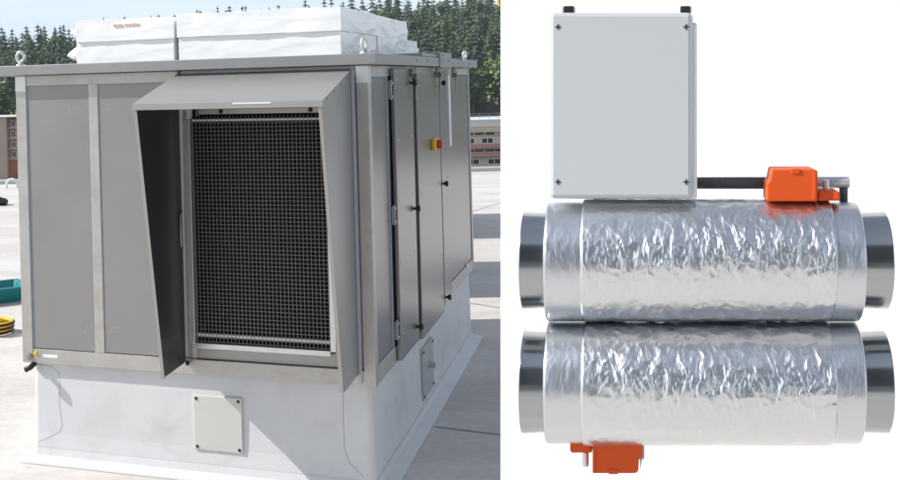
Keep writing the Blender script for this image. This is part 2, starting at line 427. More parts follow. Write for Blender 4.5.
# small white arch standing near the far roof edge
a0 = at(11.5, 168.5, 20.4)
ar = MB(); pts = [(-.11, 0, 0), (-.105, 0, .06)] + [(-.10*math.cos(t*math.pi/8), 0, .08 + .09*math.sin(t*math.pi/8)) for t in range(9)] + [(.105, 0, .06), (.11, 0, 0)]
ar.tube(pts, .022, 8)
tag(ar.build('hoop', 'whiteframe', loc=(a0.x, 20.4, .0), smooth=True), 'small white hoop standing near the far left roof edge', 'hoop')

# ------------------------------------------------------------------ roof curb
Hc = 1.88
curb = empty('roof_curb', (X0, Y0, 0), -TH)
XL, XR, YF, YB, ZTOP = -1.795, -.03, .035, 3.07, .4935
def rring(off, z, r):
    x0, x1, y0, y1 = XL - off, XR + off, YF - off, YB + off; p = []
    for cx, cy, a in ((x1 - r, y0 + r, -90), (x1 - r, y1 - r, 0), (x0 + r, y1 - r, 90), (x0 + r, y0 + r, 180)):
        for q in range(5): t = R(a + q*22.5); p.append((cx + r*math.cos(t), cy + r*math.sin(t), z))
    return p
bm = bmesh.new(); rings = []
for off, z, r in ((-.004, ZTOP, .03), (0, .40, .03), (.004, .14, .032), (.012, .06, .036)):
    rings.append([bm.verts.new(p) for p in rring(off, z, r)])
for a, b_ in zip(rings, rings[1:]):
    n = len(a)
    for i in range(n): bm.faces.new((a[i], a[(i+1) % n], b_[(i+1) % n], b_[i]))
bm.faces.new(rings[0])
mb = MB(); mb.bm.free(); mb.bm = bm
mb.build('curb_wall', 'membrane', curb, smooth=False)
bm = bmesh.new(); rings = []
for off, z, r in ((.0135, .064, .037), (.022, .03, .045), (.078, .010, .06), (.081, .002, .06)):
    rings.append([bm.verts.new(p) for p in rring(off, z, r)])
for a, b_ in zip(rings, rings[1:]):
    n = len(a)
    for i in range(n): bm.faces.new((a[i], a[(i+1) % n], b_[(i+1) % n], b_[i]))
mb = MB(); mb.bm.free(); mb.bm = bm
mb.build('flashing', 'membrane', curb)
def plate(mb, name): pass
# access plates, one on each visible face
p = MB().box(-.907, -.657, YF - .014, YF + .006, Z(-1.749), Z(-1.487)).build('access_plate', 'plate', curb, bevel=.004)
for x in (-.89, -.674):
    for z in (-1.503, -1.733): screw(p, (x, YF - .014, Z(z)), (0,-1,0), .0075, .004, 'black')
p = MB().box(XR - .006, XR + .016, 1.17, 1.49, Z(-1.784), Z(-1.50)).build('access_plate', 'sideplate', curb, bevel=.004)
p['label'] = 'grey access plate on the shaded side'
for y in (1.19, 1.47):
    for z in (-1.52, -1.765): screw(p, (XR + .016, y, Z(z)), (1,0,0), .008, .005, 'black')
MB().tube([(XR + .014, 1.36, Z(-1.63)), (XR + .05, 1.36, Z(-1.63))], [.02, .016], 10).build('plug', 'sideplate', p)
def curb_seam(pts, w=.004):
    def wy(z):
        for (z0_, o0), (z1_, o1) in (((ZTOP, -.004), (.40, 0)), ((.40, 0), (.14, .004)), ((.14, .004), (.06, .012)), ((.06, .012), (0, .03))):
            if z >= z1_: return YF - (o0 + (o1 - o0)*(z0_ - z)/(z0_ - z1_))
        return YF - .03
    q = []
    for a, b_ in zip(pts, pts[1:]):
        for k_ in range(4): q.append(tuple(a[i] + (b_[i] - a[i])*k_/4 for i in range(3)))
    q.append(pts[-1])
    MB().tube([(x, wy(z) + .0004, z) for x, y, z in q], .0014, 5).build('seam', 'seam', curb)
yf = YF - .002
curb_seam([(-1.785, yf, Z(-1.40)), (-1.70, yf, Z(-1.405)), (-1.655, yf, Z(-1.425)), (-1.64, yf, Z(-1.45)), (-1.645, yf - .002, Z(-1.60)), (-1.63, yf - .003, Z(-1.70)), (-1.65, yf - .004, Z(-1.735)), (-1.71, yf - .008, Z(-1.765)), (-1.765, yf - .012, Z(-1.79))])
curb_seam([(-.165, yf, Z(-1.39)), (-.166, yf, Z(-1.55)), (-.163, yf - .002, Z(-1.69)), (-.14, yf - .006, Z(-1.745)), (-.075, yf - .012, Z(-1.80))])
tag(curb, 'white membrane covered roof curb under the grey cabinet', 'roof curb')

# ------------------------------------------------------------------ cabinet
cab = empty('ventilation_cabinet', (X0, Y0, 0), -TH)
tag(cab, 'large grey steel rooftop ventilation cabinet with a hooded mesh intake', 'ventilation unit')
def P(name, m, *bx, parent=None, bevel=.0015):
    mb = MB()
    for q in bx: mb.box(*q)
    return mb.build(name, m, parent or cab, bevel=bevel)
BOT, TOP = .496, 1.9485
W, Dp = 1.83, 3.10
# inner body, open to the front where the intake sits
P('body', 'dark', (-1.80, -.03, .10, 3.07, .51, 1.945), bevel=0)
P('corner_post', 'frame', (-W, -1.772, 0, .09, BOT, TOP)); P('corner_post', 'frame', (-.0545, 0, 0, .056, BOT, TOP))
P('corner_post', 'frame', (-.06, 0, Dp - .05, Dp, BOT, TOP)); P('corner_post', 'frame', (-W, -1.772, Dp - .05, Dp, BOT, TOP))
P('corner_piece', 'bright', (-W - .0015, -1.7705, -.002, .05, Z(-.012), TOP - .002)); P('corner_piece', 'bright', (-.056, .0015, -.002, .056, Z(-.012), TOP - .002))
P('top_rail', 'frame', (-1.7705, -.056, .003, .095, Z(.018), TOP - .001)); P('bottom_rail', 'frame', (-1.772, -.0545, .003, .095, BOT + .001, Z(-1.312)))
P('top_rail', 'frame', (-.09, -.003, .056, Dp - .05, Z(.018), TOP - .001)); P('bottom_rail', 'frame', (-.09, -.003, .056, Dp - .05, BOT + .001, Z(-1.305)))
P('rear_panel', 'panel', (-1.772, -.06, Dp - .03, Dp - .01, BOT + .01, TOP - .01)); P('end_panel', 'panel', (-W + .005, -W + .02, .09, Dp - .05, BOT + .01, TOP - .01))
P('mid_post', 'frame', (-1.416, -1.366, .002, .07, Z(-1.312), Z(.018)))
pa = P('front_panel', 'panel', (-1.768, -1.4185, .006, .03, Z(-1.309), Z(.015)), bevel=.003)
P('panel_seal', 'seal', (-1.772, -1.768, .0045, .03, Z(-1.312), Z(.018)), (-1.4185, -1.416, .0045, .03, Z(-1.312), Z(.018)), (-1.768, -1.4185, .005, .03, Z(.015), Z(.018)), parent=pa, bevel=0)
pa = P('front_panel', 'panel', (-1.3635, -.94, .006, .03, Z(-1.309), Z(.015)), bevel=.003)
P('panel_seal', 'seal', (-1.366, -1.3635, .0045, .03, Z(-1.312), Z(.018)), (-1.3635, -.94, .005, .03, Z(.015), Z(.018)), parent=pa, bevel=0)
P('sticker', 'tape', (-1.715, -1.63, .0022, .0032, Z(-1.352), Z(-1.337)), bevel=0)
screw(cab, (-1.79, 0, Z(-1.352)), (0,-1,0), .017, .008, 'zinc', 'bolt'); screw(cab, (-1.755, .003, Z(-1.335)), (0,-1,0), .011, .006, 'yellow', 'plug')
MB().tube([(-1.77, .015, BOT - .004), (-1.775, -.02, BOT - .018), (-1.80, -.03, BOT - .03)], .014, 8).build('cable_gland', 'black', cab, smooth=True)
# peeled sticker marks on the panels
rnd = random.Random(4)
for cx, cz, w_, h_ in ((-1.475, -1.19, .09, .05), (-1.30, -1.195, .07, .03), (-1.50, -.115, .07, .03), (-1.31, -.115, .05, .02)):
    mk = MB()
    for q in range(16):
        x = cx + rnd.uniform(-w_, w_)*.5; z = cz + rnd.uniform(-h_, h_)*.5; s = rnd.uniform(.002,.007)
        if -1.42 < x + s or x - s > -1.36: pass
        mk.prism([(x - s, .0055, Z(z)), (x, .0055, Z(z) + s*.6), (x + s*1.3, .0055, Z(z) + s*.2), (x + s*.3, .0055, Z(z) - s*.7)], (0, .0008, 0))
    mk.build('sticker_residue', 'residue', cab)
# roof cap
CX0, CX1, CY0, CY1 = -2.02, .05, -.046, 3.17
cap = P('roof_cap', 'cap', (CX0, CX1, CY0, CY1, 1.95, 2.0), bevel=.003)
for x, y in ((-1.3, CY0), (-.6, CY0)): pass
for y in (.9, 1.2, 2.3, 2.75): screw(cap, (CX1, y, 1.976), (1,0,0), .007, .004)
P('cap_joint_cover', 'cap', (-.5, CX1 + .008, 1.58, 1.98, 1.944, 2.032), parent=cap, bevel=.003); P('cap_joint_cover', 'cap', (-.5, CX1 - .01, 1.1, 1.56, 2.002, 2.02), parent=cap, bevel=.003)
for y, z in ((1.66, 1.985), (1.86, 1.985), (1.66, 2.015)): screw(cap, (CX1 + .008, y, z), (1,0,0), .007, .004)
def eye(x, y, face):
    e = MB()
    ax = Vector((math.cos(face), math.sin(face), 0))
    e.torus((x, y, 2.045), ax, Vector((0,0,1)), .020, .009, 24, 8, ry=.025)
    e.tube([(x, y, 1.998), (x, y, 2.008), (x, y, 2.0085), (x, y, 2.022)], [.024, .024, .013, .011], 12)
    e.build('lifting_eye', 'bright', cab, smooth=True)
eye(-1.815, .03, .15); eye(-.02, .03, 1.25); eye(-.03, 3.12, 1.2)
# rail fixing under the cap at the front
MB().box(-.927, -.917, -.006, .004, Z(.045), Z(.066)).tube([(-.922, -.008, Z(.05)), (-.92, -.012, Z(.03)), (-.927, -.01, Z(.018))], .005, 6).build('cap_clip', 'black', cab)
# ---- intake: back plate, frame, mesh, filter
P('intake_surround', 'hood', (-.94, -.87, .02, .032, Z(-1.309), Z(.015)), (-.19, -.058, .02, .032, Z(-1.309), Z(.015)), (-.87, -.19, .02, .032, Z(-1.309), Z(-1.245)), (-.87, -.19, .02, .032, Z(-.115), Z(.015)))
gf = P('grille_frame', 'bright', (-.905, -.873, -.012, .0195, Z(-1.232), Z(-.160)), (-.873, -.205, -.014, .0195, Z(-1.252), Z(-1.228)), (-.205, -.178, -.012, .0195, Z(-1.232), Z(-.160)), bevel=.002)
wm = MB(); wx0, wx1, wz0, wz1 = -.872, -.206, Z(-1.227), Z(-.150); sp = .0192
x = wx0 + .008
while x < wx1: wm.box(x - .0011, x + .0011, .0, .003, wz0, wz1); x += sp
z = wz0 + .006
while z < wz1: wm.box(wx0, wx1, .0032, .0062, z - .0011, z + .0011); z += sp
wm.build('wire_mesh', 'wire', gf)
P('filter', 'filter', (-.87, -.19, .062, .09, Z(-1.244), Z(-.116)), parent=gf, bevel=0)
P('filter_strip', 'strip', (-.868, -.21, .009, .02, Z(-.176), Z(-.166)), parent=gf, bevel=0); P('filter_strip', 'strip', (-.868, -.21, .009, .02, Z(-1.200), Z(-1.188)), parent=gf, bevel=0)
tr = P('top_bar', 'frame', (-.83, -.225, .002, .0195, Z(-.142), Z(-.117)))
for x in (-.715, -.275): screw(tr, (x, .002, Z(-.129)), (0,-1,0), .011, .006, 'black', 'knob')
P('latch', 'zinc', (-.845, -.83, -.004, .0195, Z(-.15), Z(-.118)))
# ---- hood
HX0, HX1 = -.935, -.08
yT, yB = -.485, -.262
ht = MB()
ht.prism([(HX0 - .004, .002, Z(.052)), (HX0 - .004, yT, Z(-.078)), (HX0 - .004, yT, Z(-.104)), (HX0 - .004, yT + .004, Z(-.104)), (HX0 - .004, yT + .004, Z(-.082)), (HX0 - .004, .002, Z(.048))], (HX1 - HX0 + .008, 0, 0))
hood = ht.build('hood', 'hood', cab)
def cheek(x0, x1, inner):
    m = MB()
    m.prism([(x0, 0, Z(.046)), (x0, yT + .006, Z(-.086)), (x0, yB, Z(-1.338)), (x0, .001, Z(-1.328))], (x1 - x0, 0, 0))
    # folded front edge
    a, b_ = Vector((inner, yT + .004, Z(-.105))), Vector((inner, yB - .002, Z(-1.335)))
    xi0, xi1 = (x0, x0 + .016) if inner > 0 else (x1 - .016, x1)
    m.prism([(xi0, yT + .0045, Z(-.106)), (xi1, yT + .0045, Z(-.106)), (xi1, yB - .0025, Z(-1.337)), (xi0, yB - .0025, Z(-1.337))], (0, -.002, 0))
    ck_ = m.build('hood_cheek', 'hood', hood)
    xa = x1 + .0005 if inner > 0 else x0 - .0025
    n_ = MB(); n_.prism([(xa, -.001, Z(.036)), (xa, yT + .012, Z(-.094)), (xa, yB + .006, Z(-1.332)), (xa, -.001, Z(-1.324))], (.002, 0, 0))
    n_.build('shade_sheet', 'inner_shade', ck_)  # dark sheet, paints shade onto the inner face of the cheek
    return ck_
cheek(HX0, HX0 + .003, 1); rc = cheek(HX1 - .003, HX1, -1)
for i in range(4):
    t = (i + .6)/4.4; screw(hood, (HX1, yT*t, Z(.03 - .125*t)), (1,0,0), .006, .003)
screw(hood, (-.915, -.02, Z(-1.325)), (1,0,0), .012, .012, 'black', 'knob')
MB().tube([(-.928, -.008, Z(-.60)), (-.925, -.03, Z(-.62)), (-.925, -.03, Z(-.76)), (-.928, -.008, Z(-.78))], .006, 8).build('handle', 'zinc', hood, smooth=True)
P('hood_seal', 'seal', (HX1 + .001, HX1 + .017, -.006, .0025, Z(-1.368), Z(.052)), (HX0 - .01, HX1 + .017, -.006, .0025, Z(.053), Z(.061)), parent=hood, bevel=.002)
P('hood_label', 'tape', (-.47, -.30, yT - .0012, yT - .0004, Z(-.086), Z(-.0795)), parent=hood, bevel=0)
# ---- right side: panel, three doors, end panel
pa = P('side_panel', 'door', (-.016, -.008, .062, .394, Z(-1.30), Z(.014)), bevel=.002)
P('panel_seal', 'seal', (-.016, -.002, .056, .062, Z(-1.305), Z(.018)), (-.016, -.002, .394, .402, Z(-1.305), Z(.018)), (-.016, -.003, .062, .394, Z(.0142), Z(.0178)), (-.016, -.003, .062, .394, Z(-1.3048), Z(-1.3002)), parent=pa, bevel=0)
P('door_gap', 'black', (-.03, -.0045, .402, 2.04, Z(-1.304), Z(.0175)), bevel=0)
def door(y0, y1, z0, z1, x1=.022):
    d = P('door', 'door', (.0, x1, y0, y1, z0, z1), bevel=.004)
    return d
dA = door(.455, .905, Z(-1.378), Z(.055)); dB = door(1.005, 1.70, Z(-1.40), Z(.040)); dC = door(1.765, 2.03, Z(-1.36), Z(.046), .016)
P('edge_trim', 'seal', (.0, .012, .912, .935, Z(-1.37), Z(.03)), parent=dA, bevel=.002)
P('edge_trim', 'black', (.0, .010, .95, .995, Z(-1.36), Z(.03)), parent=dB, bevel=.002)
P('edge_trim', 'black', (.0, .008, 1.712, 1.755, Z(-1.36), Z(.03)), parent=dC, bevel=.002)
def hinge(par, y, z):
    h = MB(); h.box(-.002, .006, y - .020, y + .020, z - .045, z + .045); h.tube([(.008, y, z - .05), (.008, y, z + .05)], .007, 10)
    hh = h.build('hinge', 'zinc', par, bevel=.002)
    for dz in (-.033, .033): screw(hh, (.015, y - .004, z + dz), (1,0,0), .007, .004, 'bright')
for z in (Z(-.05), Z(-.66), Z(-1.22)): hinge(dA, .43, z)
def knob(par, x, y, z):
    k_ = MB().tube([(x - .002, y, z), (x + .012, y, z), (x + .013, y, z), (x + .028, y, z), (x + .031, y, z)], [.008, .008, .017, .017, .013], 14)
    k_.build('knob', 'black', par, bevel=.002)
for z in (-.02, -.68, -1.30): knob(dA, .022, .865, Z(z))
for z in (-.03, -.64, -1.33): knob(dC, .016, 1.80, Z(z))
for par, y0, y1, x, zz in ((dA, .50, .84, .022, (.0, -.30, -.60, -.90, -1.25)), (dB, 1.06, 1.64, .022, (-.04, -.62, -1.05)), (dC, 1.85, 1.99, .016, (-.05, -.62))):
    for z in zz:
        screw(par, (x, y0, Z(z)), (1,0,0), .006, .003, 'bright'); screw(par, (x, y1, Z(z + .004)), (1,0,0), .006, .003, 'bright')
def clasp(y, z, par):                                     # over-centre clasp hanging under the cap
    c_ = MB(); c_.box(.024, .034, y - .03, y + .03, z - .01, z + .045)
    c_.tube([(.036, y - .025, z + .05), (.05, y - .01, z + .02), (.045, y + .01, z - .03), (.04, y + .02, z - .12)], .0045, 7)
    c_.tube([(.036, y + .03, z + .05), (.05, y + .005, z + .015), (.046, y - .02, z - .02)], .004, 7)
    c_.tube([(.03, y, z), (.055, y, z)], .016, 10)
    c_.build('door_clasp', 'zinc', par)
clasp(.875, Z(.01), dA); clasp(2.2, Z(.015), cab); clasp(1.62, Z(.02), dB)
screw(dB, (.022, 1.60, Z(-.01)), (1,0,0), .014, .01, 'yellow', 'plug')
P('door_stop', 'zinc', (.0, .02, 1.63, 1.76, Z(-1.372), Z(-1.362)), parent=dC)
pd = P('end_panel', 'door', (-.016, -.006, 2.05, Dp - .055, Z(-1.30), Z(.013)), bevel=.002)
P('measuring_strip', 'tape', (.0, .024, 2.05, 2.11, Z(-.43), Z(.018)), bevel=.001)
P('panel_trim', 'frame', (-.016, -.002, 2.04, 2.05, Z(-1.305), Z(-.435)), bevel=0)
screw(cab, (-.003, 2.75, Z(-1.30)), (1,0,0), .02, .01, 'tape', 'plug')
sw = P('isolator_switch', 'yellow', (.022, .046, 1.40, 1.53, Z(-.412), Z(-.348)), parent=dB, bevel=.006)
MB().tube([(.046, 1.465, Z(-.38)), (.056, 1.465, Z(-.38)), (.0565, 1.465, Z(-.38)), (.074, 1.465, Z(-.38))], [.028, .028, .025, .021], 16).build('switch_knob', 'red', sw, bevel=.003)

# ------------------------------------------------------------------ wrapped packs on the cap
T = Matrix.Translation((X0, Y0, 0)) @ Matrix.Rotation(-TH, 4, 'Z')
def pack(name, x0, x1, y0, y1, z0, z1, seed, label, ends=(), sag=.01):
    cx, cy = (x0 + x1)/2, (y0 + y1)/2
    root = empty(name, mw=T @ Matrix.Translation((cx, cy, z0)))
    bm = bmesh.new(); hx, hy, hz_ = (x1 - x0)/2, (y1 - y0)/2, z1 - z0
    nx, ny, nz = max(6, int(hx*2/.035)), max(6, int(hy*2/.035)), 5
    def pt(u, v, w): return Vector((hx*u, hy*v, hz_*w))
    grid = {}
    def vert(i, j, k_):
        key = (i, j, k_)
        if key not in grid:
            p = pt(2*i/nx - 1, 2*j/ny - 1, k_/nz)
            # round the edges, let the film sag and pucker
            ex = max(0, abs(2*i/nx - 1) - .93)/.07; ey = max(0, abs(2*j/ny - 1) - .93)/.07
            e = max(ex, ey); p.z += (-.004*e if k_ == nz else 0)
            q = p*7 + Vector((seed*3.1, seed*1.7, 0)); d = mnoise.noise_vector(q)*.003 + mnoise.noise_vector(p*19 + Vector((seed,0,0)))*.0012
            if k_ == 0: d.z = 0
            p += d; p.z = max(p.z, 0.0); grid[key] = bm.verts.new(p)
        return grid[key]
    def quad(a, b_, c_, d): bm.faces.new([vert(*a), vert(*b_), vert(*c_), vert(*d)])
    for i in range(nx):
        for j in range(ny):
            quad((i,j,0),(i,j+1,0),(i+1,j+1,0),(i+1,j,0)); quad((i,j,nz),(i+1,j,nz),(i+1,j+1,nz),(i,j+1,nz))
    for k_ in range(nz):
        for i in range(nx): quad((i,0,k_),(i+1,0,k_),(i+1,0,k_+1),(i,0,k_+1)); quad((i,ny,k_),(i,ny,k_+1),(i+1,ny,k_+1),(i+1,ny,k_))
        for j in range(ny): quad((0,j,k_),(0,j,k_+1),(0,j+1,k_+1),(0,j+1,k_)); quad((nx,j,k_),(nx,j+1,k_),(nx,j+1,k_+1),(nx,j,k_+1))
    m = MB(); m.bm.free(); m.bm = bm
    body = m.build('wrapped_slab', 'wrap', root, smooth=True); body.data.set_sharp_from_angle(angle=R(50))
    for (axis, sgn, ln) in ends:                           # loose film bag end, puckered to a flattened tip
        bm = bmesh.new(); rings = []; n = 26
        for s_i in range(8):
            s_ = s_i/7; ring = []
            for q in range(n):
                a = q*2*math.pi/n; ca, sa = math.cos(a), math.sin(a)
                sx = math.copysign(abs(ca)**.45, ca); sz = math.copysign(abs(sa)**.45, sa)
                half = (hy if axis == 'x' else hx)*(.985 - .10*s_*s_); hh = hz_*.5*(.98 - .78*s_**1.3)
                pu = mnoise.noise(Vector((q*.9, s_i*.8, seed)))*.012*s_
                base = (hx if axis == 'x' else hy) - .004
                along = sgn*(base + ln*s_*(.8 + .35*mnoise.noise(Vector((ca*2, sa*2, seed*2)))))
                zc = hz_*.5 + hh*sz + pu - .012*s_
                ring.append(bm.verts.new((along, half*sx + pu, max(.002, zc)) if axis == 'x' else (half*sx + pu, along, max(.002, zc))))
            rings.append(ring)
        for a, b_ in zip(rings, rings[1:]):
            for q in range(n): bm.faces.new((a[q], a[(q+1) % n], b_[(q+1) % n], b_[q]))
        bm.faces.new(rings[-1])
        m = MB(); m.bm.free(); m.bm = bm
        m.build('film_end', 'film', root, smooth=True)
    tag(root, label, 'wrapped pack', 'white film wrapped packs on the cabinet roof')
    return root
z0 = 2.002
pack('wrapped_pack', -1.585, -1.035, .2, .95, z0, z0 + .117, 1, 'white wrapped pack lying lowest at the left end of the cabinet roof', [('x', -1, .10)])
tl = pack('wrapped_pack', -1.58, -1.03, .19, .95, z0 + .113, z0 + .225, 2, 'white wrapped pack with faint orange print on top of the left stack', [('x', -1, .08)])
pack('wrapped_pack', -1.01, -.175, .2, .93, z0, z0 + .119, 3, 'wide white wrapped pack lowest in the middle, right behind the lifting eye')
pack('wrapped_pack', -1.015, -.17, .19, .93, z0 + .116, z0 + .234, 4, 'wide white wrapped pack topmost in the middle stack with a sharp corner')
pack('wrapped_pack', -.95, -.19, 1.05, 2.15, z0, z0 + .122, 5, 'white wrapped pack with loose film lowest at the right rear of the roof', [('y', 1, .36)])
pack('wrapped_pack', -.95, -.19, 1.0, 1.84, z0 + .118, z0 + .235, 6, 'white wrapped pack with crumpled film end topmost at the right rear', [('y', 1, .32)])
ink = MB(); xi = -.06; rnd = random.Random(3)
for q in range(11):
    w_ = rnd.uniform(.006, .014)
    if q == 5: xi += .012
    ink.box(xi, xi + w_, -.3838, -.378, .072, .083 + rnd.uniform(-.001,.002)); xi += w_ + .002
ink.build('faint_print', 'orange_ink', tl)

# ------------------------------------------------------------------ small things on the roof
tub = empty('mixing_tub', (-2.33, 9.5, 0), .5)
mb = MB(); bm = mb.bm
def ringrect(hx, hy, z, r=.03): 
    p = []
    for cx, cy, a in ((hx - r, -hy + r, -90), (hx - r, hy - r, 0), (-hx + r, hy - r, 90), (-hx + r, -hy + r, 180)):
        for q in range(4): t = R(a + q*30); p.append(bm.verts.new((cx + r*math.cos(t), cy + r*math.sin(t), z)))
    return p
rs = [ringrect(.20, .14, .002), ringrect(.255, .19, .125), ringrect(.28, .215, .13), ringrect(.28, .215, .142), ringrect(.25, .186, .142), ringrect(.195, .135, .012)]
for a, b_ in zip(rs, rs[1:]):
    for i in range(len(a)): bm.faces.new((a[i], a[(i+1) % len(a)], b_[(i+1) % len(a)], b_[i]))
bm.faces.new(rs[0]); bm.faces.new(rs[-1])
mb.build('tub', 'teal', tub)
tag(tub, 'teal plastic tub lying on the roof at the left edge', 'tub')
hs = MB()
for i in range(3): hs.torus((-2.03 + .015*i, 8.26 - .02*i, .022 + .034*i), Vector((1,0,0)), Vector((0,1,0)), .13 - .006*i, .016, 36, 8)
hose = hs.build('hose_coil', 'yellow', smooth=True)
hs = MB()
for i in range(3): hs.torus((-2.03 + .015*i, 8.26 - .02*i, .020 + .034*i), Vector((1,0,0)), Vector((0,1,0)), .137 - .006*i, .0125, 36, 8)
hs.build('hose_stripe', 'black', hose, smooth=True)
tag(hose, 'coiled yellow and black hose on the roof at the left edge', 'hose')
bag = bmesh.new(); bmesh.ops.create_icosphere(bag, subdivisions=3, radius=.12)
for v in bag.verts:
    v.co.z *= .6; v.co += mnoise.noise_vector(v.co*14)*.03; v.co.z = max(v.co.z + .06, .001)
mb = MB(); mb.bm.free(); mb.bm = bag
tag(mb.build('black_bag', 'black', loc=(-4.12, 17.4, 0), smooth=True), 'small black bag lying far off on the roof at the left', 'bag')
pb = bmesh.new(); bmesh.ops.create_icosphere(pb, subdivisions=2, radius=.026)
for v in pb.verts: v.co.z *= .7; v.co += mnoise.noise_vector(v.co*40)*.006; v.co.z = max(v.co.z + .017, .001)
mb = MB(); mb.bm.free(); mb.bm = pb
g_ = gp(419, 303.5)
tag(mb.build('white_pebble', 'pebble', loc=(g_.x, g_.y, 0), smooth=True), 'white pebble on the shaded roof right of the curb', 'pebble')
# two added unseen boxes behind the cabinet, put there to throw bands of shade
def shade_box(x, y, lx, ly, h, label):
    r_ = empty('hidden_shade_box', (x, y, 0), -TH*.2)
    MB().box(-lx/2, lx/2, -ly/2, ly/2, .10, h).build('casing', 'panel', r_, bevel=.01)
    MB().box(-lx/2 - .04, lx/2 + .04, -ly/2 - .04, ly/2 + .04, h + .002, h + .05).build('roof_cap', 'cap', r_, bevel=.005)
    MB().box(-lx/2 + .05, lx/2 - .05, -ly/2 + .05, ly/2 - .05, .0, .098).build('base', 'membrane', r_)
    tag(r_, label, 'ventilation unit')
shade_box(.75, 10.0, 1.6, 1.7, 1.35, 'lower grey box hidden close behind the big cabinet, added to cast shade on the roof')
shade_box(1.0, 13.6, 1.8, 2.2, 1.2, 'lowest grey box farthest behind the big cabinet, added to cast shade on the roof')

# added unseen dark block behind the viewpoint, darkens the reflections in the silver ducts
tw = empty('reflection_block', (-3.0, -9.4, 0), -.36)
MB().box(-2.7, 2.7, -2.4, 2.4, 0, 11.6).build('block_side', 'block_dark', tw)
jt = MB()
for i in range(9): jt.box(-2.72, 2.72, -2.42, 2.42, 1.25*i + 1.2, 1.25*i + 1.24)
jt.build('block_joints', 'black', tw)
MB().box(-2.85, 2.85, -2.55, 2.55, 11.602, 11.8).build('roof_cap', 'cap', tw)
dr = MB().box(-.5, .5, 2.402, 2.45, .05, 2.1).build('door', 'sideplate', tw); MB().box(.36, .42, 2.452, 2.50, 1.0, 1.12).build('handle', 'zinc', dr)  # door and handle on the added block, unseen as well
tag(tw, 'added dark block behind the viewpoint that darkens reflections in the silver ducts', 'tower')

# crane hook block hanging in front of the forest
ck = at(500.5, 0, 60)
hk = empty('crane_hook_block', (ck.x, 60, ck.z))
MB().prism([(-.14,0,.9), (-.16,0,.1), (-.07,0,-.36), (.07,0,-.36), (.16,0,.1), (.14,0,.9)], (0, .22, 0)).build('block', 'yellow', hk, bevel=.02)
MB().tube([(-.05, .1, .88), (-.05, .1, 30)], .02, 6).tube([(.05, .1, .88), (.05, .1, 30)], .02, 6).build('cable', 'black', hk)
MB().tube([(0,.1,-.35), (0,.1,-.5), (.09,.1,-.6), (.05,.1,-.74), (-.08,.1,-.72), (-.12,.1,-.6)], [.04,.04,.045,.05,.04,.02], 8).build('hook', 'black', hk, smooth=True)
tag(hk, 'yellow crane hook block hanging beside the white wall, at the top', 'crane hook')

# ------------------------------------------------------------------ white display wall
UPR = Matrix.Rotation(-ROLL, 4, 'Y')
A = at(500.6, 240, 3.95)
MW = Matrix.Translation(A) @ UPR @ Matrix.Rotation(R(-28), 4, 'Z')
wl = MB().box(0, 2.6, 0, .06, -1.42, 1.35).build('display_wall', 'white'); wl.matrix_world = MW
tag(wl, 'tall plain white display wall behind the two silver ducts', 'wall')

# ------------------------------------------------------------------ duct unit in front of the white wall
PHI = R(20.5); DC = 2.5
C0 = at(705, 240, DC)
MP = Matrix.Translation(C0) @ UPR @ Matrix.Rotation(-PHI, 4, 'Z'); MPI = MP.inverted()
O_ = MPI @ Vector((0, 0, CH))
def pp(u, v, y=0.):                                       # photo point on the unit's own plane at depth y
    d = MPI.to_3x3() @ ray(u, v); t = (y - O_.y)/d.y; q = O_ + d*t
    return q
unit = empty('duct_ventilation_unit', mw=MP)
tag(unit, 'silver foil wrapped twin duct unit with grey control box and orange actuators', 'ventilation unit')
def lathe(name, m, secs, parent, n=160, sub=1, disp=0., seed=0., smooth=True):
    """secs: (u, v_top, v_bottom) of the visible outline; a ring is made at each"""
    rings = []; bm = bmesh.new(); S = []
    for a, b_ in zip(secs, secs[1:]):
        for k_ in range(sub): S.append([a[i] + (b_[i] - a[i])*k_/sub for i in range(3)])
    S.append(list(secs[-1]))
    for (u, vt, vb) in S:
        pt_, pb_ = pp(u, vt), pp(u, vb); c_ = (pt_ + pb_)*.5; r = (pt_.z - pb_.z)*.5; ring = []
        for q in range(n):
            a = q*2*math.pi/n; rr = r
            p_ = Vector((c_.x, math.cos(a)*r, math.sin(a)*r))
            if disp:
                fd = max(0., min(1., (u - secs[0][0])/10., (secs[-1][0] - u)/10.)) if disp > .001 else 1.
                e = mnoise.fractal(p_*16 + Vector((seed,0,0)), 1., 2., 4)
                f_ = 1 - abs(mnoise.noise(p_*Vector((1,1,1))*34 + Vector((seed,7,0)) + mnoise.noise_vector(p_*11)*1.1))
                rr += fd*disp*(e*.5 + (f_**3)*.55 - .3)
            ring.append(bm.verts.new((c_.x, math.cos(a)*rr, c_.z + math.sin(a)*rr)))
        rings.append(ring)
    for a, b_ in zip(rings, rings[1:]):
        for q in range(n): bm.faces.new((a[q], a[(q+1) % n], b_[(q+1) % n], b_[q]))
    mb = MB(); mb.bm.free(); mb.bm = bm
    return mb.build(name, m, parent, smooth=smooth)
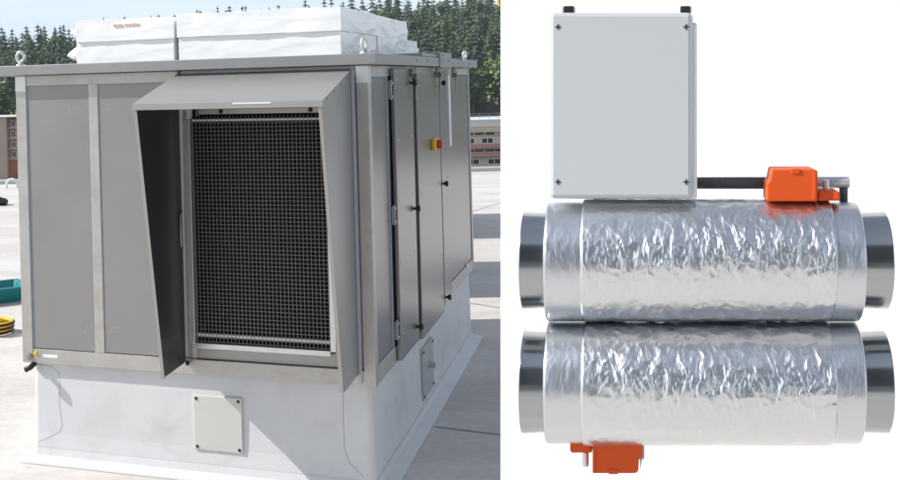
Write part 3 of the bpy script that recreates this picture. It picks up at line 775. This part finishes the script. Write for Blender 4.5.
def duct(t, bt, ct, cb, ls, seed, gt, gb):
    """t, bt: sleeve outline rows; ct, cb: collar rows; ls: left seam column"""
    secs = [(ls - .6, t + 1.6, bt - 1.6), (ls, t + .3, bt - .3)] + [(ls + 2 + (824 - ls)*i/230, t, bt) for i in range(231)] + [(827.6, t + .3, bt - .3), (828.2, t + 1.6, bt - 1.6)]
    d = lathe('duct', 'foil', secs, unit, n=300, disp=.0022, seed=seed)
    for a, b_ in ((548, ls - .2), (856.5, 827.8)):
        s = 1 if a < b_ else -1
        secs = [(a + s*5, ct + 5, cb - 5), (a, ct - 3, cb + 3), (a, gt + 2.4, gb - 2.4), (a + s*.9, gt + .4, gb - .4)] + [(a + s*.9 + (b_ - a - s*.9)*i/24, gt, gb) for i in range(1, 25)]
        lathe('foil_band', 'band', secs, d, n=200, disp=.0006, seed=seed + 5)
    for a, b_ in ((524, 552), (884.5, 852)):
        s = 1 if a < b_ else -1
        secs = [(b_, ct + 1.5, cb - 1.5), (a + s*1.0, ct + .2, cb - .2), (a + s*.3, ct + .1, cb - .1), (a, ct + .7, cb - .7), (a + s*.4, ct + 1.6, cb - 1.6), (a + s*24, ct + 1.8, cb - 1.8)]
        c_ = lathe('collar', 'collar', secs, d, n=160)
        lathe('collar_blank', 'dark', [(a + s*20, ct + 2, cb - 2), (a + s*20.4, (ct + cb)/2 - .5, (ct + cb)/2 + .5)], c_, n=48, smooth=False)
    return d
duct(199.3, 320.2, 212, 308.5, 584, 1.0, 202.5, 320.0)
duct(320.8, 443, 331.5, 431.5, 584.5, 20.0, 321.6, 441)

def boxpx(mb, u0, v0, u1, v1, y0, y1, yref=None):         # an upright box whose face spans photo columns u0..u1, rows v0..v1
    yr = y0 if yref is None else yref
    a, b_ = pp(u0, (v0 + v1)/2, yr), pp(u1, (v0 + v1)/2, yr); t_, w_ = pp((u0 + u1)/2, v0, yr), pp((u0 + u1)/2, v1, yr)
    mb.box(a.x, b_.x, y0, y1, w_.z, t_.z); return mb
def poly(mb, pts, y0, y1):
    q = [pp(u, v, y0) for u, v in pts]; mb.prism([(p_.x, y0, p_.z) for p_ in q], (0, y1 - y0, 0)); return mb
# control box
yb0 = -.075
lid = MB(); poly(lid, [(549.5,12.5),(692.5,12.5),(692.5,198.5),(549.5,198.5)], yb0, yb0 + .035)
cbx = lid.build('control_box', 'boxpaint', unit, bevel=.009)
body = MB(); poly(body, [(552,14.5),(693.2,14.5),(693.2,199),(552,199)], yb0 + .037, yb0 + .115)
body.build('box_body', 'boxside', cbx, bevel=.006)
side = MB(); boxpx(side, 690, 22.5, 697.3, 199.5, yb0 + .018, yb0 + .10, yb0 + .018)
side.build('side_cover', 'boxside', cbx, bevel=.006)
for u in (558, 686.2):
    for v in (27, 182):
        c_ = pp(u, v, yb0); s = MB(); l, w_ = .0062, .0014
        s.box(c_.x - l, c_.x + l, yb0 - .0012, yb0 + .001, c_.z - w_, c_.z + w_); s.box(c_.x - w_, c_.x + w_, yb0 - .0015, yb0 + .001, c_.z - l, c_.z + l)
        s.build('cross_screw', 'black', cbx)
for u0, u1, m1, m2 in ((563.5, 573.5, 562, 574.5), (680.5, 690, 680, 691.5)):
    h = MB(); boxpx(h, u0, 6, u1, 13, yb0 + .01, yb0 + .05, yb0 + .01); h2 = h.build('cable_gland', 'black', cbx, bevel=.002)
    h = MB(); boxpx(h, m1, 6.4, m2, 13, yb0 + .02, yb0 + .06, yb0 + .02); h.build('gland_collar', 'sideplate', h2, bevel=.002)
# upper actuator
act = poly(MB(), [(772.5,169.3),(814,169.3),(817.8,170.8),(817.8,201.5),(767,201.5),(767.2,184),(769.3,181.5),(770.2,180.5)], -.055, .035).build('actuator', 'orange', unit, bevel=.003)
poly(MB(), [(791,168.6),(799.6,168.6),(800.6,172),(798.6,173.8),(792,173.8),(790.4,172)], -.058, -.02).build('clip', 'orange', act, bevel=.0015)
poly(MB(), [(813,171),(816.5,172.4),(816.5,200),(813,200)], -.0575, -.03).build('side_rib', 'orange', act, bevel=.0012)
lev = poly(MB(), [(818.2,192.5),(822,190.9),(837,190.9),(840,192.3),(840,201),(818.2,201)], -.045, .02).build('lever_plate', 'orange', act, bevel=.003)
def pin(u, v0, v1, r, par, y=-.02):
    a, b_ = pp(u, v0, y), pp(u, v1, y)
    MB().tube([a, b_], r, 14).build('pin', 'bright', par, bevel=.0008)
pin(826, 180, 192, .0065, lev)
# lower actuator
act = poly(MB(), [(592.5,443.5),(642.5,443.5),(642.5,458),(639,459.5),(638.5,471),(636.5,473),(634,473.6),(592.5,473.6)], -.055, .035).build('actuator', 'orange', unit, bevel=.003)
poly(MB(), [(609,469.6),(617,469.6),(618.6,471.4),(618,474.4),(608.8,474.4),(608,471.4)], -.058, -.02).build('clip', 'orange', act, bevel=.0015)
poly(MB(), [(593.2,444.5),(595.5,444.5),(595.5,472.6),(593.2,472.6)], -.0575, -.03).build('side_rib', 'orange', act, bevel=.0012)
poly(MB(), [(640,446),(644.5,446),(644.5,459),(642,460),(640,472)], -.03, .03).build('actuator_back', 'sideplate', act, bevel=.002)
lev = poly(MB(), [(570,443),(592,443),(592,453),(572,453),(570,451.5)], -.045, .02).build('lever_plate', 'orange', act, bevel=.003)
pin(585.5, 452, 466, .0075, lev)
# conduit behind the actuator, with its down leg
yp = .05
a, b_ = pp(694, 183, yp), pp(812, 183, yp); r = (pp(750,177,yp).z - pp(750,189,yp).z)*.5
cd = MB().tube([a, b_], r, 24).build('conduit', 'pipe', unit, smooth=True)
a, b_, c_, d_ = pp(811, 182.5, yp), pp(840, 182.5, yp), pp(846, 184, yp), pp(847, 204, yp)
MB().tube([a, pp(849, 182.5, yp)], r*.95, 24).build('conduit_end', 'pipe_end', cd, bevel=.002)
MB().tube([pp(843.5, 187, yp), pp(843.5, 205, yp)], r*.62, 18).build('conduit_leg', 'pipe', cd, smooth=True)
# arms at the back that carry the unit on the white wall
MWI = MW.inverted()
am = MB()
for u in (640, 780):
    for v in (260, 382):
        s = pp(u, v, .1); ws = MP @ s
        hit = MP.to_3x3() @ Vector((0, 1, 0)); loc_ = MWI @ ws; dl = MWI.to_3x3() @ hit
        t = -loc_.y/dl.y if dl.y else .5
        am.tube([s, s + Vector((0, t - .001, 0))], .0005, 6)
am.build('stay_wires', 'zinc', unit)

# thin summer haze: air that slightly pales the far hillside
hzm = bpy.data.materials.new('haze_air'); hzm.use_nodes = True; hnt = hzm.node_tree; hnt.nodes.remove(hnt.nodes['Principled BSDF'])
pv = hnt.nodes.new('ShaderNodeVolumePrincipled'); pv.inputs['Color'].default_value = (.86,.92,1,1); pv.inputs['Density'].default_value = .00019
hnt.links.new(pv.outputs[0], hnt.nodes['Material Output'].inputs['Volume'])
tag(MB().box(-640, 640, -640, 640, -24.5, 44).build('haze', hzm), kind='stuff')

# ------------------------------------------------------------------ light, sky, camera
sl = Vector((3.0, 1.0, -2.5)); tr_ = Vector((sl.x*math.cos(TH) + sl.y*math.sin(TH), -sl.x*math.sin(TH) + sl.y*math.cos(TH), sl.z)).normalized()
EL = math.asin(-tr_.z); AZ = math.atan2(-tr_.x, -tr_.y)
sd = bpy.data.lights.new('sun', 'SUN'); sd.energy = 3.6; sd.angle = R(.53); sd.color = (1, .96, .90)
so = bpy.data.objects.new('sun', sd); col.objects.link(so); so.rotation_euler = tr_.to_track_quat('-Z', 'Y').to_euler()
w = bpy.data.worlds.new('World'); sc.world = w; w.use_nodes = True
nt = w.node_tree; N, L = nt.nodes.new, nt.links.new; bg = nt.nodes['Background']
sky = N('ShaderNodeTexSky'); sky.sky_type = 'NISHITA'; sky.sun_disc = False; sky.sun_elevation = EL; sky.sun_rotation = AZ
sky.altitude = 300; sky.air_density = 1.0; sky.dust_density = .4; sky.ozone_density = 1.0
tc = N('ShaderNodeTexCoord'); mp = N('ShaderNodeMapping'); mp.inputs['Scale'].default_value = (1.2, 1.2, 7)
nz = N('ShaderNodeTexNoise'); nz.inputs['Scale'].default_value = 2.2; nz.inputs['Detail'].default_value = 8; nz.inputs['Distortion'].default_value = .4
L(tc.outputs['Generated'], mp.inputs[0]); L(mp.outputs[0], nz.inputs['Vector'])
mr = N('ShaderNodeMapRange'); mr.inputs[1].default_value = .45; mr.inputs[2].default_value = .72; mr.inputs[3].default_value = .72; mr.inputs[4].default_value = 1.
L(nz.outputs['Fac'], mr.inputs[0])
sxyz = N('ShaderNodeSeparateXYZ'); L(tc.outputs['Generated'], sxyz.inputs[0])
lo = N('ShaderNodeMapRange'); lo.inputs[1].default_value = .32; lo.inputs[2].default_value = .08; L(sxyz.outputs['Z'], lo.inputs[0])
cm = N('ShaderNodeMath'); cm.operation = 'MULTIPLY'; L(mr.outputs[0], cm.inputs[0]); L(lo.outputs[0], cm.inputs[1])
mx = N('ShaderNodeMix'); mx.data_type = 'RGBA'; mx.inputs['B'].default_value = (3.35, 4.0, 4.65, 1)
L(cm.outputs[0], mx.inputs['Factor']); hs_ = N('ShaderNodeHueSaturation'); hs_.inputs['Saturation'].default_value = .46; L(sky.outputs[0], hs_.inputs['Color']); L(hs_.outputs[0], mx.inputs['A']); L(mx.outputs['Result'], bg.inputs['Color'])
bg.inputs['Strength'].default_value = .14

cd_ = bpy.data.cameras.new('camera'); cam = bpy.data.objects.new('camera', cd_); col.objects.link(cam)
cd_.sensor_width = 36; cd_.lens = F/900*36; cd_.shift_x = (450 - PX)/900; cd_.shift_y = -(240 - PY)/900; cd_.clip_end = 3000; cd_.clip_start = .05
cam.matrix_world = Matrix.Translation((0, 0, CH)) @ Matrix.Rotation(R(90), 4, 'X') @ Matrix.Rotation(ROLL, 4, 'Z')
sc.camera = cam
sc.view_settings.view_transform = 'Standard'; sc.view_settings.look = 'None'; sc.view_settings.gamma = 1; sc.view_settings.use_curve_mapping = False
sc.view_settings.exposure = .58
